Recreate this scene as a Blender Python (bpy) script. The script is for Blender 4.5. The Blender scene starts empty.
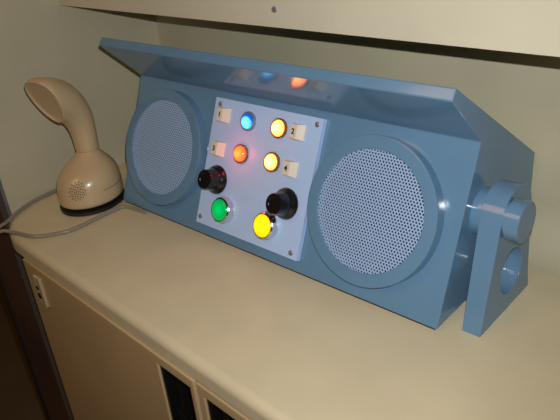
import bpy, bmesh, math, random
from mathutils import Vector, Matrix
random.seed(3)
C = bpy.context.scene.collection
S = 0.56           # one console length in metres
H = 0.86           # height of the countertop above the floor
PI = math.pi

# ------------------------------------------------------------------ materials
def mat(name, col, rough=.5, metal=0., spec=.5, emit=None, estr=0., coat=0., var=0., vscale=30., bump=0., bscale=200., trans=0.):
    m = bpy.data.materials.new(name); m.use_nodes = True
    nt = m.node_tree; b = nt.nodes['Principled BSDF']
    b.inputs['Base Color'].default_value = (*col, 1)
    b.inputs['Roughness'].default_value = rough
    b.inputs['Metallic'].default_value = metal
    b.inputs['Specular IOR Level'].default_value = spec
    b.inputs['Coat Weight'].default_value = coat
    b.inputs['Coat Roughness'].default_value = .12
    b.inputs['Transmission Weight'].default_value = trans
    if emit:
        b.inputs['Emission Color'].default_value = (*emit, 1)
        b.inputs['Emission Strength'].default_value = estr
    tc = nt.nodes.new('ShaderNodeTexCoord')
    if var:
        n = nt.nodes.new('ShaderNodeTexNoise'); n.inputs['Scale'].default_value = vscale
        n.inputs['Detail'].default_value = 5
        nt.links.new(tc.outputs['Object'], n.inputs['Vector'])
        r = nt.nodes.new('ShaderNodeValToRGB')
        r.color_ramp.elements[0].position = .3; r.color_ramp.elements[1].position = .7
        r.color_ramp.elements[0].color = (*[c*(1-var) for c in col], 1)
        r.color_ramp.elements[1].color = (*[min(1, c*(1+var)) for c in col], 1)
        nt.links.new(n.outputs['Fac'], r.inputs['Fac']); nt.links.new(r.outputs['Color'], b.inputs['Base Color'])
    if bump:
        n2 = nt.nodes.new('ShaderNodeTexNoise'); n2.inputs['Scale'].default_value = bscale; n2.inputs['Detail'].default_value = 3
        nt.links.new(tc.outputs['Object'], n2.inputs['Vector'])
        bp = nt.nodes.new('ShaderNodeBump'); bp.inputs['Strength'].default_value = bump; bp.inputs['Distance'].default_value = .002
        nt.links.new(n2.outputs['Fac'], bp.inputs['Height']); nt.links.new(bp.outputs['Normal'], b.inputs['Normal'])
    return m

def lens_mat(name, rim, core, strength, r0, r1, off=(0, 0)):
    """A coloured lens lit from behind by a bulb: brightest over the bulb, deeper towards the rim."""
    m = bpy.data.materials.new(name); m.use_nodes = True
    nt = m.node_tree; b = nt.nodes['Principled BSDF']
    b.inputs['Base Color'].default_value = (*[c*.5 for c in rim], 1)
    b.inputs['Roughness'].default_value = .15
    tc = nt.nodes.new('ShaderNodeTexCoord')
    mp = nt.nodes.new('ShaderNodeMapping'); mp.inputs['Location'].default_value = (-off[0], -off[1], 0)
    mp.inputs['Scale'].default_value = (1, 1, 0)
    ln = nt.nodes.new('ShaderNodeVectorMath'); ln.operation = 'LENGTH'
    rp = nt.nodes.new('ShaderNodeMapRange'); rp.inputs['From Min'].default_value = r0*S; rp.inputs['From Max'].default_value = r1*S
    mx = nt.nodes.new('ShaderNodeValToRGB')
    mx.color_ramp.elements[0].color = (*core, 1); mx.color_ramp.elements[1].color = (*rim, 1)
    nt.links.new(tc.outputs['Object'], mp.inputs['Vector']); nt.links.new(mp.outputs['Vector'], ln.inputs[0])
    nt.links.new(ln.outputs['Value'], rp.inputs['Value']); nt.links.new(rp.outputs['Result'], mx.inputs['Fac'])
    nt.links.new(mx.outputs['Color'], b.inputs['Emission Color']); b.inputs['Emission Strength'].default_value = strength
    return m

M = {}
M['wall'] = mat('cream_wall_paint', (.565, .52, .355), .55, var=.05, vscale=9, bump=.25, bscale=60)
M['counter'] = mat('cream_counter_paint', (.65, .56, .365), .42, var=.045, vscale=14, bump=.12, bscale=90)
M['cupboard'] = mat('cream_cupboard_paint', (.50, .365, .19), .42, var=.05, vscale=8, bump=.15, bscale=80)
M['fascia'] = mat('overhead_cupboard_paint', (.575, .54, .405), .5, var=.04, vscale=10, bump=.2, bscale=70)
M['dark_inside'] = mat('dark_recess', (.02, .014, .01), .6)
M['wood'] = mat('dark_brown_panel', (.085, .05, .038), .5, var=.2, vscale=6)
M['floor'] = mat('brown_floor', (.16, .11, .06), .6, var=.15, vscale=4)
M['trim'] = mat('grey_metal_trim', (.17, .18, .20), .4, metal=.3)
M['blue'] = mat('blue_grey_gloss_paint', (.124, .238, .362), .13, spec=.5, var=.03, vscale=25, bump=.02, bscale=60)
M['panel'] = mat('light_blue_panel_paint', (.445, .60, .88), .33, spec=.5)
M['grille'] = mat('pale_blue_metal_mesh', (.325, .465, .69), .4)
M['cone'] = mat('dark_speaker_cone', (.02, .022, .03), .95, spec=.1)
M['black'] = mat('black_plastic', (.008, .007, .007), .22)
M['rubber'] = mat('black_rubber', (.012, .011, .010), .5)
M['chrome'] = mat('chrome', (.75, .75, .75), .16, metal=1)
M['brass'] = mat('orange_brass_bezel', (.38, .19, .08), .3, metal=.8)
M['steel'] = mat('screw_steel', (.32, .32, .35), .35, metal=.6)
M['ivory'] = mat('ivory_plastic', (.72, .64, .52), .35)
M['ink'] = mat('black_ink', (.015, .015, .015), .6)
M['phone'] = mat('cream_phone_plastic', (.545, .405, .23), .3, coat=.3)
M['earcap'] = mat('tan_ear_cup', (.56, .46, .27), .45, var=.12, vscale=60)
M['hole'] = mat('phone_hole', (.05, .03, .015), .7)
M['cord'] = mat('grey_plastic_cord', (.27, .235, .18), .25, coat=.4)
M['plate'] = mat('pale_latch_plate', (.60, .52, .40), .35)
M['red'] = lens_mat('lit_red_lens', (1.0, .045, .012), (1.0, .13, .012), 4.5, .003, .0185)
M['amber'] = lens_mat('lit_amber_lens', (1.0, .165, .014), (1.0, .52, .15), 5.0, .005, .0200)
M['bluelamp'] = lens_mat('lit_blue_lens', (.0008, .016, .085), (.06, .42, .72), 7, .002, .0165, (.002*S, -.004*S))
M['green'] = lens_mat('lit_green_lens', (.0, .26, .05), (.0, .58, .12), 1.0, .004, .027)
M['yellow'] = lens_mat('lit_yellow_lens', (1.0, .50, .0), (1.0, .72, .01), 1.35, .006, .03)

# ------------------------------------------------------------------ mesh helpers (all in console lengths)
def obj(name, bm, material, parent=None, smooth=None, loc=None, mtx=None):
    bmesh.ops.recalc_face_normals(bm, faces=bm.faces)
    for v in bm.verts: v.co = v.co*S
    me = bpy.data.meshes.new(name); bm.to_mesh(me); bm.free()
    me.materials.append(material)
    o = bpy.data.objects.new(name, me); C.objects.link(o)
    if smooth is not None:
        for p in me.polygons: p.use_smooth = True
        try: me.set_sharp_from_angle(angle=math.radians(smooth))
        except Exception: pass
        wn = o.modifiers.new('weighted_normal', 'WEIGHTED_NORMAL'); wn.mode = 'FACE_AREA'; wn.weight = 100; wn.keep_sharp = True
    if parent is not None: o.parent = parent
    if mtx is not None: o.matrix_local = mtx
    elif loc is not None: o.location = Vector(loc)*S
    return o
def W(x, y, z): return Vector((x*S, y*S, z*S + H))
def thing(name, label, cat, loc, group=None):
    o = bpy.data.objects.new(name, None); C.objects.link(o); o.location = W(*loc); o.empty_display_size = .05
    return tag(o, label, cat, group)
def tag(o, label, cat, group=None):
    o['label'] = label; o['category'] = cat
    if group: o['group'] = group
    return o
def struct(o): o['kind'] = 'structure'; return o
def bevel(bm, w, seg=2, ang=30, edges=None):
    if edges is None:
        edges = [e for e in bm.edges if len(e.link_faces) == 2 and e.calc_face_angle(0) > math.radians(ang)]
    bmesh.ops.bevel(bm, geom=edges, offset=w, segments=seg, profile=.5, affect='EDGES', clamp_overlap=True)
def add_box(bm, x0, x1, y0, y1, z0, z1):
    vs = [bm.verts.new((x, y, z)) for z in (z0, z1) for y in (y0, y1) for x in (x0, x1)]
    for f in ((0, 2, 3, 1), (4, 5, 7, 6), (0, 1, 5, 4), (2, 6, 7, 3), (0, 4, 6, 2), (1, 3, 7, 5)):
        bm.faces.new([vs[i] for i in f])
def box(x0, x1, y0, y1, z0, z1, b=0, seg=2):
    bm = bmesh.new(); add_box(bm, x0, x1, y0, y1, z0, z1)
    if b: bevel(bm, b, seg)
    return bm
def prism_x(profile, x0, x1):          # profile of (y, z) pulled along x
    bm = bmesh.new()
    a = [bm.verts.new((x0, y, z)) for y, z in profile]; c = [bm.verts.new((x1, y, z)) for y, z in profile]
    n = len(profile)
    bm.faces.new(a); bm.faces.new(c[::-1])
    for i in range(n): bm.faces.new((a[i], c[i], c[(i+1) % n], a[(i+1) % n]))
    bmesh.ops.recalc_face_normals(bm, faces=bm.faces)
    return bm
def prism_z(plan, z0, z1):
    bm = bmesh.new()
    a = [bm.verts.new((x, y, z0)) for x, y in plan]; c = [bm.verts.new((x, y, z1)) for x, y in plan]
    n = len(plan)
    bm.faces.new(a); bm.faces.new(c[::-1])
    for i in range(n): bm.faces.new((a[i], c[i], c[(i+1) % n], a[(i+1) % n]))
    bmesh.ops.recalc_face_normals(bm, faces=bm.faces)
    return bm
def lathe(profile, seg=64):            # profile of (r, h) turned about local z; r = 0 closes it
    bm = bmesh.new(); rings = []
    for r, h in profile:
        if r < 1e-6: rings.append([bm.verts.new((0, 0, h))])
        else: rings.append([bm.verts.new((r*math.cos(2*PI*k/seg), r*math.sin(2*PI*k/seg), h)) for k in range(seg)])
    for A, B in zip(rings, rings[1:]):
        for k in range(seg):
            k2 = (k+1) % seg
            if len(A) == 1 and len(B) == 1: continue
            if len(A) == 1: bm.faces.new((A[0], B[k], B[k2]))
            elif len(B) == 1: bm.faces.new((A[k], A[k2], B[0]))
            else: bm.faces.new((A[k], A[k2], B[k2], B[k]))
    return bm
def catmull(pts, n=10):
    P = [Vector(p) for p in pts]; P = [P[0]*2-P[1]] + P + [P[-1]*2-P[-2]]; out = []
    for i in range(1, len(P)-2):
        for k in range(n):
            t = k/n; a, b, c, d = P[i-1], P[i], P[i+1], P[i+2]
            out.append(.5*((2*b)+(c-a)*t+(2*a-5*b+4*c-d)*t*t+(3*b-a-3*c+d)*t**3))
    out.append(P[-2]); return out
def tube(pts, r, seg=12):
    bm = bmesh.new(); rings = []; up = Vector((0, 0, 1)); N = len(pts)
    for i, p in enumerate(pts):
        t = (pts[min(i+1, N-1)]-pts[max(i-1, 0)]).normalized()
        s = t.cross(up)
        if s.length < 1e-3: s = Vector((1, 0, 0))
        s.normalize(); q = s.cross(t)
        rings.append([bm.verts.new(p + r*(math.cos(2*PI*k/seg)*s + math.sin(2*PI*k/seg)*q)) for k in range(seg)])
    for A, B in zip(rings, rings[1:]):
        for k in range(seg): bm.faces.new((A[k], A[(k+1) % seg], B[(k+1) % seg], B[k]))
    bm.faces.new(rings[0]); bm.faces.new(rings[-1]); return bm
def text_bm(ch, size):
    cu = bpy.data.curves.new('digit_curve', 'FONT'); cu.body = ch; cu.size = size; cu.align_x = 'CENTER'; cu.align_y = 'CENTER'
    cu.extrude = .0006; cu.offset = .0005
    t = bpy.data.objects.new('digit_curve', cu); C.objects.link(t)
    dg = bpy.context.evaluated_depsgraph_get(); me = bpy.data.meshes.new_from_object(t.evaluated_get(dg))
    bm = bmesh.new(); bm.from_mesh(me); bpy.data.objects.remove(t); bpy.data.curves.remove(cu); bpy.data.meshes.remove(me)
    return bm

# ------------------------------------------------------------------ the room
YW = .405
o = struct(obj('wall_back', box(-.33, 2.6, YW, YW+.1, -H/S, 1.6), M['wall']))
o.location = (0, 0, H)
o = struct(obj('wall_left', box(-.33, -.25, -.217, YW, -H/S, 1.6), M['wall'])); o.location = (0, 0, H)
o = struct(obj('trim_1', box(-.291, -.243, -.226, -.2165, -H/S, 1.6, .003), M['trim'])); o.location = (0, 0, H)
o = struct(obj('wall_end', box(-.492, -.292, -.222, -.212, -H/S, 1.6), M['wood'])); o.location = (0, 0, H)
scr = obj('screw', lathe([(0, .004), (.004, .0035), (.006, .001), (.006, 0)], 16), M['chrome'], o)
scr.matrix_local = Matrix.Translation(Vector((-.298, -.222, -.243))*S) @ Matrix.Rotation(PI/2, 4, 'X')
o = struct(obj('trim_2', box(-.506, -.4925, -.229, -.205, -H/S, 1.6), M['dark_inside'])); o.location = (0, 0, H)
o = struct(obj('wall_far', box(-3.6, -.33, 1.2, 1.3, -H/S, 1.6), M['wood'])); o.location = (0, 0, H)
struct(obj('floor', box(-3.6, 3.2, -3.0, 1.3, -.06, 0), M['floor']))

# ------------------------------------------------------------------ countertop with rounded front and coved back
def yf(x): return -.2955 - .0455*x
XR = 2.1
plan = [(-.248, .30), (-.248, -.205)]
plan += [(-.243, -.214), (-.228, -.2285), (-.206, -.2435), (-.178, -.2600), (-.148, -.2745), (-.118, -.2850), (-.088, -.2905)]
plan += [(-.05, yf(-.05)), (XR, yf(XR)), (XR, .30)]
bm = prism_z(plan, -.046, 0)
ed = [e for e in bm.edges if all(v.co.z > -.001 for v in e.verts) and not all(v.co.y > .25 for v in e.verts)
      and not all(v.co.x < -.247 for v in e.verts) and not all(v.co.x > XR-.01 for v in e.verts)]
bmesh.ops.bevel(bm, geom=ed, offset=.020, segments=6, profile=.5, affect='EDGES', clamp_overlap=True)
top = obj('countertop', bm, M['counter'], smooth=35); top.location = (0, 0, H)
tag(top, 'cream painted countertop with a rounded front edge, under the blue console', 'countertop')
prof = [(.30, -.046), (.30, 0)]
for k in range(1, 13):
    a = PI/2*k/12; prof.append((.30+.10*math.sin(a), .10*(1-math.cos(a))))
prof += [(.404, .102), (.404, -.046)]
obj('coved_upstand', prism_x(prof, -.248, XR), M['wall'], top, smooth=40)

# ------------------------------------------------------------------ cupboard below
cup = thing('base_cabinet', 'cream cupboard with black recessed pulls and a latch, under the countertop', 'cabinet', (0, 0, -H/S))
cup.rotation_euler[2] = math.atan(-.0455)
CH = H/S
yd = -.300                                   # door front plane before the turn
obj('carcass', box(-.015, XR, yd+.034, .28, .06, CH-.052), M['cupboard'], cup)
obj('plinth', box(.01, XR-.02, yd+.075, .26, 0, .059), M['wood'], cup)
def door(name, x0, x1, hx0, hx1, y, ztop):
    z0, z1 = .08, ztop; hz1, hz0 = ztop-.024, ztop-.215
    bm = bmesh.new()
    xs = [x0, hx0, hx1, x1]; zs = [z0, hz0, hz1, z1]; g = {}
    for fy in (0, 1):
        for i, x in enumerate(xs):
            for j, z in enumerate(zs): g[fy, i, j] = bm.verts.new((x, y + .030*fy, z))
    for fy in (0, 1):
        for i in range(3):
            for j in range(3):
                if (i, j) != (1, 1): bm.faces.new((g[fy, i, j], g[fy, i+1, j], g[fy, i+1, j+1], g[fy, i, j+1]))
    for i in range(3):
        for j in (0, 3): bm.faces.new((g[0, i, j], g[0, i+1, j], g[1, i+1, j], g[1, i, j]))
        for j in (0, 3): bm.faces.new((g[0, j, i], g[0, j, i+1], g[1, j, i+1], g[1, j, i]))
    for a, b in (((1, 1), (2, 1)), ((2, 1), (2, 2)), ((2, 2), (1, 2)), ((1, 2), (1, 1))):
        bm.faces.new((g[0, *a], g[0, *b], g[1, *b], g[1, *a]))
    bmesh.ops.recalc_face_normals(bm, faces=bm.faces)
    bevel(bm, .0025, 2)
    d = obj(name, bm, M['cupboard'], cup, smooth=35)
    # black recessed pull: a shallow cup with an upright finger ridge
    bm = bmesh.new()
    e = .0015
    add_box(bm, hx0+e, hx1-e, y+.024, y+.029, hz0+e, hz1-e)
    add_box(bm, hx0+e, hx0+.010, y+.004, y+.0238, hz0+e, hz1-e)
    add_box(bm, hx1-.010, hx1-e, y+.004, y+.0238, hz0+e, hz1-e)
    add_box(bm, hx0+.0102, hx1-.0102, y+.004, y+.0238, hz0+e, hz0+.012)
    add_box(bm, hx0+.0102, hx1-.0102, y+.004, y+.0238, hz1-.010, hz1-e)
    add_box(bm, (hx0*.55+hx1*.45)-.008, (hx0*.55+hx1*.45)+.008, y+.010, y+.0238, hz0+.0122, hz1-.0102)
    h = obj('recessed_pull', bm, M['black'], d); h['label'] = 'black recessed finger pull'
    return d
cr = 1/math.cos(math.atan(.0455))
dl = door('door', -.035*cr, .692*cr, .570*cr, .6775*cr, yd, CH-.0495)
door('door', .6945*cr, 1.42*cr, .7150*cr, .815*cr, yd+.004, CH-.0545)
# latch plate with keyhole and screws near the left edge of the left door
lp = bmesh.new(); add_box(lp, .016, .036, yd-.004, yd+.002, CH-.165, CH-.079); bevel(lp, .002)
lt = obj('latch_plate', lp, M['plate'], dl); lt['label'] = 'pale latch plate'
bm = bmesh.new()
add_box(bm, .045, .056, yd-.0075, yd+.002, CH-.163, CH-.075); bevel(bm, .003)
obj('latch_rail', bm, M['cupboard'], lt)
bm = bmesh.new()
for z, r in ((-.113, .006), (-.138, .009)):
    bmesh.ops.create_cone(bm, cap_ends=True, segments=16, radius1=r, radius2=r, depth=.003,
                          matrix=Matrix.Translation((.027, yd-.0045, CH+z)) @ Matrix.Rotation(PI/2, 4, 'X'))
obj('latch_holes', bm, M['ink'], lt)

# ------------------------------------------------------------------ overhead cupboard
ov = thing('overhead_cabinet', 'cream overhead cupboard with one screw in its face, above the blue console', 'cabinet', (-.249, .0905, .515))
ov.rotation_euler[2] = math.atan(-.0150)
obj('fascia', box(0, 2.4, 0, .032, 0, .75, .002), M['fascia'], ov)
obj('bottom_board', box(0, 2.35, .0325, .29, .040, .065), M['fascia'], ov)
s = obj('screw', lathe([(0, .0015), (.0028, .0022), (.0055, .0022), (.0065, 0)], 16), M['steel'], ov)
s.matrix_local = Matrix.Translation(Vector((.838, 0, .0345))*S) @ Matrix.Rotation(PI/2, 4, 'X')
s['label'] = 'small dark screw'

# ------------------------------------------------------------------ the console
con = thing('control_console', 'blue-grey speaker console with coloured lamps and two round grilles, on the countertop', 'console', (0, 0, 0))
y1, z1 = .1423, .3315
body_prof = [(.00258, .006), (y1, z1), (.0341, .4376), (.0462, .4567), (.3924, .2211), (.3924, .13), (.27, .006)]
bm = prism_x(body_prof, 0, 1.0); bevel(bm, .0028, 3, 20)
obj('body', bm, M['blue'], con, smooth=25)
obj('base_pad', box(.006, .994, .007, .262, .0004, .0058), M['rubber'], con)
L = math.hypot(y1, z1)
FX, FU, FN = Vector((1, 0, 0)), Vector((0, y1/L, z1/L)), Vector((0, -z1/L, y1/L))
def face(a, b, c=0, rot=0):                   # a along the face, b up it, c off it
    p = (FX*a + FU*b + FN*c + Vector((0, 0, .0)))*S
    m = Matrix((FX, FU, FN)).transposed().to_4x4(); m.translation = p
    return m @ Matrix.Rotation(rot, 4, 'Z')
# speakers
RO, RG = .1505, .1228
def ring_bm():
    return lathe([(RG, -.0005), (RG, .0255), (RG+.0015, .0270), (RO-.003, .0270), (RO-.0008, .0262), (RO, .0240), (RO, -.0005), (RG, -.0005)], 128)
def grille_bm(p=.0069, r=.00215):
    bm = bmesh.new(); cache = {}
    def v(x, y):
        k = (round(x, 5), round(y, 5))
        if k not in cache: cache[k] = bm.verts.new((x, y, 0))
        return cache[k]
    n = int(.14/p)+2; R = p/math.sqrt(3)
    for j in range(-n-3, n+4):
        for i in range(-n-3, n+4):
            cx = p*(i + .5*(j % 2)); cy = p*math.sqrt(3)/2*j
            if math.hypot(cx, cy) > RG+.002: continue
            hx = [(cx+R*math.cos(PI/6+k*PI/3), cy+R*math.sin(PI/6+k*PI/3)) for k in range(6)]
            hv = [v(*q) for q in hx]
            hole = [bm.verts.new((cx+r*math.cos(PI/6+k*PI/6), cy+r*math.sin(PI/6+k*PI/6), 0)) for k in range(12)]
            low = [bm.verts.new((q.co.x, q.co.y, -.0015)) for q in hole]
            for k in range(6):
                bm.faces.new((hv[k], hv[(k+1) % 6], hole[(2*k+2) % 12], hole[2*k+1], hole[2*k]))
            for k in range(12): bm.faces.new((hole[k], hole[(k+1) % 12], low[(k+1) % 12], low[k]))
    return bm
gm = None
for cx, cy in ((.163, .189), (.8165, .187)):
    r = obj('speaker_ring', ring_bm(), M['blue'], con, smooth=30, mtx=face(cx, cy))
    if gm is None:
        g = obj('grille', grille_bm(), M['grille'], r, loc=(0, 0, .0235)); gm = g.data
        c = obj('speaker_cone', lathe([(0, .0015), (RG-.0005, .0015), (RG-.0005, .0005), (0, .0005)], 64), M['cone'], r); cm = c.data
    else:
        g = bpy.data.objects.new('grille', gm); C.objects.link(g); g.parent = r; g.location = (0, 0, .0235*S)
        c = bpy.data.objects.new('speaker_cone', cm); C.objects.link(c); c.parent = r
    g['label'] = 'pale blue perforated grille'
# control panel
PT = .012
px0, px1, pb0, pb1 = .3255, .6575, .0335, .3445
cxp, cyp = (px0+px1)/2, (pb0+pb1)/2
pw, ph = (px1-px0)/2, (pb1-pb0)/2
bm = box(-pw, pw, -ph, ph, 0, PT, .0022, 2)
panel = obj('control_panel', bm, M['panel'], con, smooth=30, mtx=face(cxp, cyp))
panel['label'] = 'light blue control panel'
for a, b in ((.343, .330), (.6435, .3305), (.3375, .050), (.6385, .046)):
    bm = lathe([(0, .0022), (.0045, .0020), (.0062, .0008), (.0062, 0)], 20)
    s = obj('screw', bm, M['steel'], panel, smooth=40, loc=(a-cxp, b-cyp, PT))
def on_panel(a, b, c=0): return face(a, b, PT+c)
def bulb(a, b, c, col, e):                    # the light the lit lens throws on what is around it
    l = bpy.data.lights.new('lamp_glow', 'POINT'); l.energy = e; l.color = col; l.shadow_soft_size = .009; l.specular_factor = .3
    lo_ = bpy.data.objects.new('lamp_glow', l); C.objects.link(lo_); lo_.parent = con; lo_.matrix_local = on_panel(a, b, c)
lamps = [(.4465, .3050, 'bluelamp', 'small lit blue lamp'), (.5425, .3050, 'amber', 'small lit amber lamp in the upper row'),
         (.4405, .2275, 'red', 'small lit red-orange lamp'), (.5395, .2285, 'amber', 'small lit amber lamp in the lower row')]
for a, b, k, lab in lamps:
    dark = k == 'bluelamp'
    bez = obj('indicator_lamp', lathe([(.0182, .0001), (.0225, .0001), (.0225, .006), (.0215, .0075), (.0192, .0075), (.0182, .006), (.0182, .0001)], 40),
              M['steel' if dark else 'brass'], con, smooth=40, mtx=on_panel(a, b))
    bez['label'] = lab
    pr = [(.0178, .0004), (.0178, .0065)] + [(.0178*math.cos(t), .0065+.0100*math.sin(t)) for t in (PI/12*q for q in range(1, 6))] + [(0, .0165)]
    obj('lens', lathe(pr, 40), M[k], bez, smooth=60)
    bulb(a, b, .024, *{'bluelamp': ((.1, .5, 1.0), .001), 'amber': ((1.0, .42, .14), .002), 'red': ((1.0, .06, .10), .030)}[k])
# numbered keys: square ivory caps with a sloped right side
for n, a, b in (('1', .3665, .3065), ('2', .5995, .3065), ('3', .3665, .2250), ('4', .5985, .2255)):
    bm = bmesh.new()
    h = .0175
    lo = [(-h, -h, .0001), (h, -h, .0001), (h, h, .0001), (-h, h, .0001)]
    mi = [(-h, -h, .004), (h, -h, .004), (h, h, .004), (-h, h, .004)]
    hi = [(-h+.001, -h+.002, .0135), (h-.0155, -h+.002, .0135), (h-.0155, h-.002, .0135), (-h+.001, h-.002, .0135)]
    R = [[bm.verts.new(q) for q in s_] for s_ in (lo, mi, hi)]
    for A, B in zip(R, R[1:]):
        for k in range(4): bm.faces.new((A[k], A[(k+1) % 4], B[(k+1) % 4], B[k]))
    bm.faces.new(R[2]); bm.faces.new(R[0][::-1]); bmesh.ops.recalc_face_normals(bm, faces=bm.faces); bevel(bm, .0008, 2, 15)
    key = obj('number_key', bm, M['ivory'], con, smooth=20, mtx=on_panel(a, b))
    key['label'] = 'ivory key numbered ' + n
    d = obj('digit', text_bm(n, .0165), M['ink'], key, loc=(-.0073, -.0005, .0138))
# knobs
for a, b in ((.3745, .1510), (.6000, .1480)):
    kb = obj('knob', lathe([(0, .0002), (.034, .0002), (.0355, .002), (.0345, .006), (.0305, .012), (.0275, .015), (.0255, .019), (.0236, .040), (.0220, .0425), (.0150, .0425), (.0140, .0415), (0, .0415)], 56),
             M['black'], con, smooth=35, mtx=on_panel(a, b))
    kb['label'] = 'black skirted knob'
    bm = bmesh.new()
    add_box(bm, -.0012, .0012, .0285, .0335, .0072, .0125)
    obj('pointer_mark', bm, M['brass'], kb)
# lit push buttons
for a, b, k, lab in ((.4170, .0865, 'green', 'lit green push button in a chrome ring'), (.5580, .0865, 'yellow', 'lit yellow push button in a chrome ring')):
    bz = obj('push_button', lathe([(.0252, .0002), (.0325, .0002), (.0325, .006), (.0305, .009), (.0300, .016), (.0275, .0185), (.0260, .0185), (.0252, .017), (.0252, .0002)], 48), M['chrome'], con, smooth=35, mtx=on_panel(a, b))
    bz['label'] = lab
    obj('lens', lathe([(0, .0225), (.012, .0222), (.0205, .0215), (.0238, .0200), (.0248, .0170), (.0248, .0004)], 48), M[k], bz, smooth=50)
# side bracket on the right end
bx0, bx1 = 1.0345, 1.0710
pc, pr_ = (.158, .1890), .0655
plate = [(.0345, .0006), (.240, .0006), (.2318, .050), (.222, .150)]
arc = []
for k in range(0, 25):
    t = math.radians(2 + (172-2)*k/24); arc.append((pc[0]+pr_*math.cos(t), pc[1]+pr_*math.sin(t)))
plate = plate[:3] + arc
def plate_with_hole():
    bm = bmesh.new(); hc, hr, n = (.1515, .083), .046, 48
    hole = [(hc[0]+hr*math.cos(2*PI*k/n), hc[1]+hr*math.sin(2*PI*k/n)) for k in range(n)]
    rings = {}
    for x in (bx0, bx1):
        lean = .036 if x == bx0 else .012
        vo = [bm.verts.new((x-lean*q[1], *q)) for q in plate]; vh = [bm.verts.new((x-lean*q[1], *q)) for q in hole]
        eo = [bm.edges.new((vo[i], vo[(i+1) % len(vo)])) for i in range(len(vo))]
        eh = [bm.edges.new((vh[i], vh[(i+1) % n])) for i in range(n)]
        bmesh.ops.triangle_fill(bm, use_beauty=True, use_dissolve=True, edges=eo+eh)
        rings[x] = (vo, vh)
    for q in (0, 1):
        A, B = rings[bx0][q], rings[bx1][q]; m = len(A)
        for i in range(m): bm.faces.new((A[i], A[(i+1) % m], B[(i+1) % m], B[i]))
    bmesh.ops.recalc_face_normals(bm, faces=bm.faces)
    bevel(bm, .0015, 2, 50)
    return bm
br = obj('side_bracket', plate_with_hole(), M['blue'], con, smooth=35)
def disc_x(pts, seg=56): return lathe(pts, seg)
def mx(x, y, z):
    m = Matrix(((0, 0, 1), (1, 0, 0), (0, 1, 0))).to_4x4(); m.translation = Vector((x, y, z))*S; return m
obj('pivot_boss', disc_x([(0, 0), (.046, 0), (.046, bx0-1.006), (0, bx0-1.006)]), M['blue'], br, smooth=35, mtx=mx(1.0, *pc))
obj('pivot_knob', disc_x([(0, 0), (.030, 0), (.030, .006), (.0385, .007), (.0385, .031), (.037, .0325), (0, .0325)]), M['blue'], br, smooth=35, mtx=mx(bx1-.003, .126, .207))

# ------------------------------------------------------------------ the one-piece telephone
ph_ = thing('telephone', 'cream one-piece standing telephone with a curved neck, left of the blue console', 'telephone', (-.081, -.043, 0))
ph_.rotation_euler[2] = math.radians(11.5)
SEG = 48
def slice_h(z, cy, rx, ry, cx=0, e=2.0):
    out = []
    for k in range(SEG):
        t = 2*PI*k/SEG; c, s = math.cos(t), math.sin(t)
        out.append(Vector((cx + rx*math.copysign(abs(c)**(2/e), c), cy + ry*math.copysign(abs(s)**(2/e), s), z)))
    return out
def slice_fb(F, B, rx, egg=0.):                # a section of the curved neck from its front point to its back point
    F, B = Vector((0, *F)), Vector((0, *B)); m = (F+B)/2; h = (B-F)/2
    e = 2 + 2.0*max(0, egg); out = []
    for k in range(SEG):
        t = 2*PI*k/SEG; c, q = math.cos(t), math.sin(t)
        if q > 0: c, q = math.copysign(abs(c)**(2/e), c), abs(q)**(2/e)
        out.append(m + h*q + Vector((rx*c*(1 + egg*q), 0, 0)))
    return out
BASE = [(.0115, 0, .0860, .0955), (.030, 0, .0860, .0955), (.060, .001, .0855, .0945), (.085, .004, .0830, .0905),
        (.104, .009, .0755, .0795), (.119, .014, .0625, .065), (.131, .0185, .0485, .0505), (.141, .0215, .0380, .040), (.149, .0232, .0312, .0325), (.1520, .0234, .0288, .0298)]
low = [slice_h(*q) for q in BASE]
up = [((-.0050, .153), (.0520, .153), .0284, 0), ((-.0080, .1550), (.0560, .1550), .0318, 0), ((-.0085, .158), (.0565, .158), .0322, 0), ((-.0085, .187), (.0580, .190), .0328, 0), ((-.012, .214), (.061, .231), .0355, 0), ((-.021, .236), (.056, .275), .0400, 0),
      ((-.031, .248), (.034, .319), .0450, .02), ((-.038, .253), (.006, .353), .0495, .05), ((-.043, .2555), (-.028, .374), .0525, .09), ((-.0455, .2565), (-.061, .384), .0540, .14),
      ((-.047, .256), (-.083, .3855), .0545, .18), ((-.0475, .255), (-.094, .3815), .0535, .20)]
sl_ = low + [slice_fb(*u_) for u_ in up]
# rim rolls in and the mouth of the ear piece is recessed
rimF, rimB = Vector((0, -.0475, .255)), Vector((0, -.094, .3815)); mid = (rimF+rimB)/2
nrm = Vector((0, -(rimB-rimF).z, (rimB-rimF).y)).normalized()
nrm = nrm if nrm.y < 0 else -nrm
last = sl_[-1]
roll = [[mid+(q-mid)*.93+nrm*.0015 for q in last], [mid+(q-mid)*.87-nrm*.0015 for q in last], [mid+(q-mid)*.84-nrm*.006 for q in last]]
bm = bmesh.new(); R = [[bm.verts.new(q) for q in s_] for s_ in sl_ + roll]
for A, B in zip(R, R[1:]):
    for k in range(SEG): bm.faces.new((A[k], A[(k+1) % SEG], B[(k+1) % SEG], B[k]))
bm.faces.new(R[0]); bm.faces.new(R[-1])
pb = obj('handset_body', bm, M['phone'], ph_, smooth=60)
sd = pb.modifiers.new('smooth', 'SUBSURF'); sd.levels = 1; sd.render_levels = 2
bm = bmesh.new()
A = [bm.verts.new(mid+(q-mid)*.835-nrm*.005) for q in last]; B = [bm.verts.new(mid+(q-mid)*.55-nrm*.0075) for q in last]; c0 = bm.verts.new(mid-nrm*.0085)
for k in range(SEG):
    bm.faces.new((A[k], A[(k+1) % SEG], B[(k+1) % SEG], B[k])); bm.faces.new((B[k], B[(k+1) % SEG], c0))
ec = obj('ear_cup', bm, M['earcap'], ph_, smooth=60); ec['label'] = 'darker tan ear cup'
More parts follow.
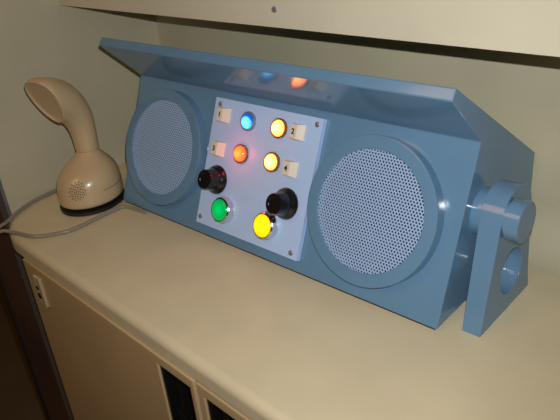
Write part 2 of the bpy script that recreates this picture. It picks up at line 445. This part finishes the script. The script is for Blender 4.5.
obj('base_rim', lathe([(0, .0004), (.0850, .0004), (.0872, .002), (.0872, .0105), (.0850, .0118), (0, .0118)], 64), M['rubber'], ph_, smooth=40, mtx=Matrix.Diagonal((1, 1.105, 1, 1)))['label'] = 'black base rim'
# mouthpiece holes on the front of the base
def base_point(t, z):
    zs = BASE
    for (z0, c0_, a0, b0), (z1_, c1, a1, b1) in zip(zs, zs[1:]):
        if z0 <= z <= z1_:
            f = (z-z0)/(z1_-z0); return Vector(((a0+(a1-a0)*f)*math.cos(t), c0_+(c1-c0_)*f+(b0+(b1-b0)*f)*math.sin(t), z))
bm = bmesh.new()
T0, Z0 = math.radians(-62), .074
for rr, cnt in ((0, 1), (.0065, 6), (.0125, 10), (.0185, 14), (.0240, 14)):
    for k in range(cnt):
        t = 2*PI*k/cnt + rr*40
        du, dz = rr*math.cos(t), rr*math.sin(t)*.95
        p = base_point(T0+du/.092, Z0+dz); q1 = base_point(T0+du/.092+.02, Z0+dz); q2 = base_point(T0+du/.092, Z0+dz+.002)
        n_ = (q1-p).cross(q2-p).normalized()
        if n_.y > 0: n_ = -n_
        bmesh.ops.create_circle(bm, cap_ends=True, segments=8, radius=.0018, matrix=Matrix.Translation(p+n_*.0012) @ n_.to_track_quat('Z', 'Y').to_matrix().to_4x4())
obj('mouthpiece_holes', bm, M['hole'], ph_)
pts = [base_point(math.radians(-16+k*8), .060) for k in range(16)]
obj('seam', tube(pts, .0006, 6), M['hole'], ph_)

# ------------------------------------------------------------------ the cord
cp = [(-.166, -.012, .008), (-.195, -.018, .006), (-.222, -.036, .006), (-.2395, -.070, .0062), (-.236, -.12, .0065), (-.2285, -.162, .0065), (-.2055, -.212, .0068), (-.172, -.262, .008),
      (-.150, -.300, .010), (-.150, -.335, -.015), (-.158, -.352, -.06), (-.165, -.352, -.085), (-.158, -.350, -.075), (-.145, -.335, -.015), (-.128, -.300, .009), (-.090, -.2790, .0072),
      (-.025, -.2575, .006), (.0167, -.2085, .006), (.0300, -.1715, .006), (.029, -.0915, .006), (.0300, -.045, .006), (.034, -.022, .006), (.060, -.012, .006), (.12, -.0085, .006)]
cd = obj('phone_cord', tube(catmull(cp, 8), .0052, 10), M['cord'], smooth=80); cd.location = (0, 0, H)
tag(cd, 'grey plastic cord running around the telephone and over the left end of the countertop', 'cord')

# ------------------------------------------------------------------ camera, flash, dim room light
r = Vector((.7364, .6704, -.0910)); u = Vector((-.2506, .3953, .8837)); f = Vector((-.6284, .6279, -.4591))
cam = bpy.data.cameras.new('camera'); co = bpy.data.objects.new('camera', cam); C.objects.link(co)
m = Matrix((r, u, -f)).transposed().to_4x4(); cp0 = W(1.4794, -.8526, .7770); m.translation = cp0
co.matrix_world = m
cam.sensor_width = 36; cam.sensor_fit = 'HORIZONTAL'; cam.lens = 36*641.8/560; cam.clip_start = .01
bpy.context.scene.camera = co
fl = bpy.data.lights.new('camera_flash', 'SPOT'); fl.energy = 16.5; fl.shadow_soft_size = .0025; fl.color = (.97, .98, 1.0)
fl.spot_size = math.radians(95); fl.spot_blend = 1.0
fo = bpy.data.objects.new('camera_flash', fl); C.objects.link(fo)
m2 = m.copy(); m2.translation = cp0 + u*.035 + r*.010; fo.matrix_world = m2
w = bpy.data.worlds.new('world'); bpy.context.scene.world = w; w.use_nodes = True
w.node_tree.nodes['Background'].inputs[0].default_value = (1.0, .62, .29, 1); w.node_tree.nodes['Background'].inputs[1].default_value = .032
cl = bpy.data.lights.new('ceiling_lamp', 'AREA'); cl.shape = 'DISK'; cl.size = .62; cl.energy = 4.0; cl.color = (1.0, .56, .24)
lo = bpy.data.objects.new('ceiling_lamp', cl); C.objects.link(lo); lo.location = W(-.15, -2.1, 2.25)
lo.rotation_euler = (W(.4, -.1, 0)-lo.location).to_track_quat('-Z', 'Y').to_euler()
sc = bpy.context.scene
sc.view_settings.view_transform = 'Standard'; sc.view_settings.look = 'None'; sc.view_settings.gamma = 1; sc.view_settings.exposure = 0
sc.view_settings.use_curve_mapping = False
sc.cycles.use_denoising = True
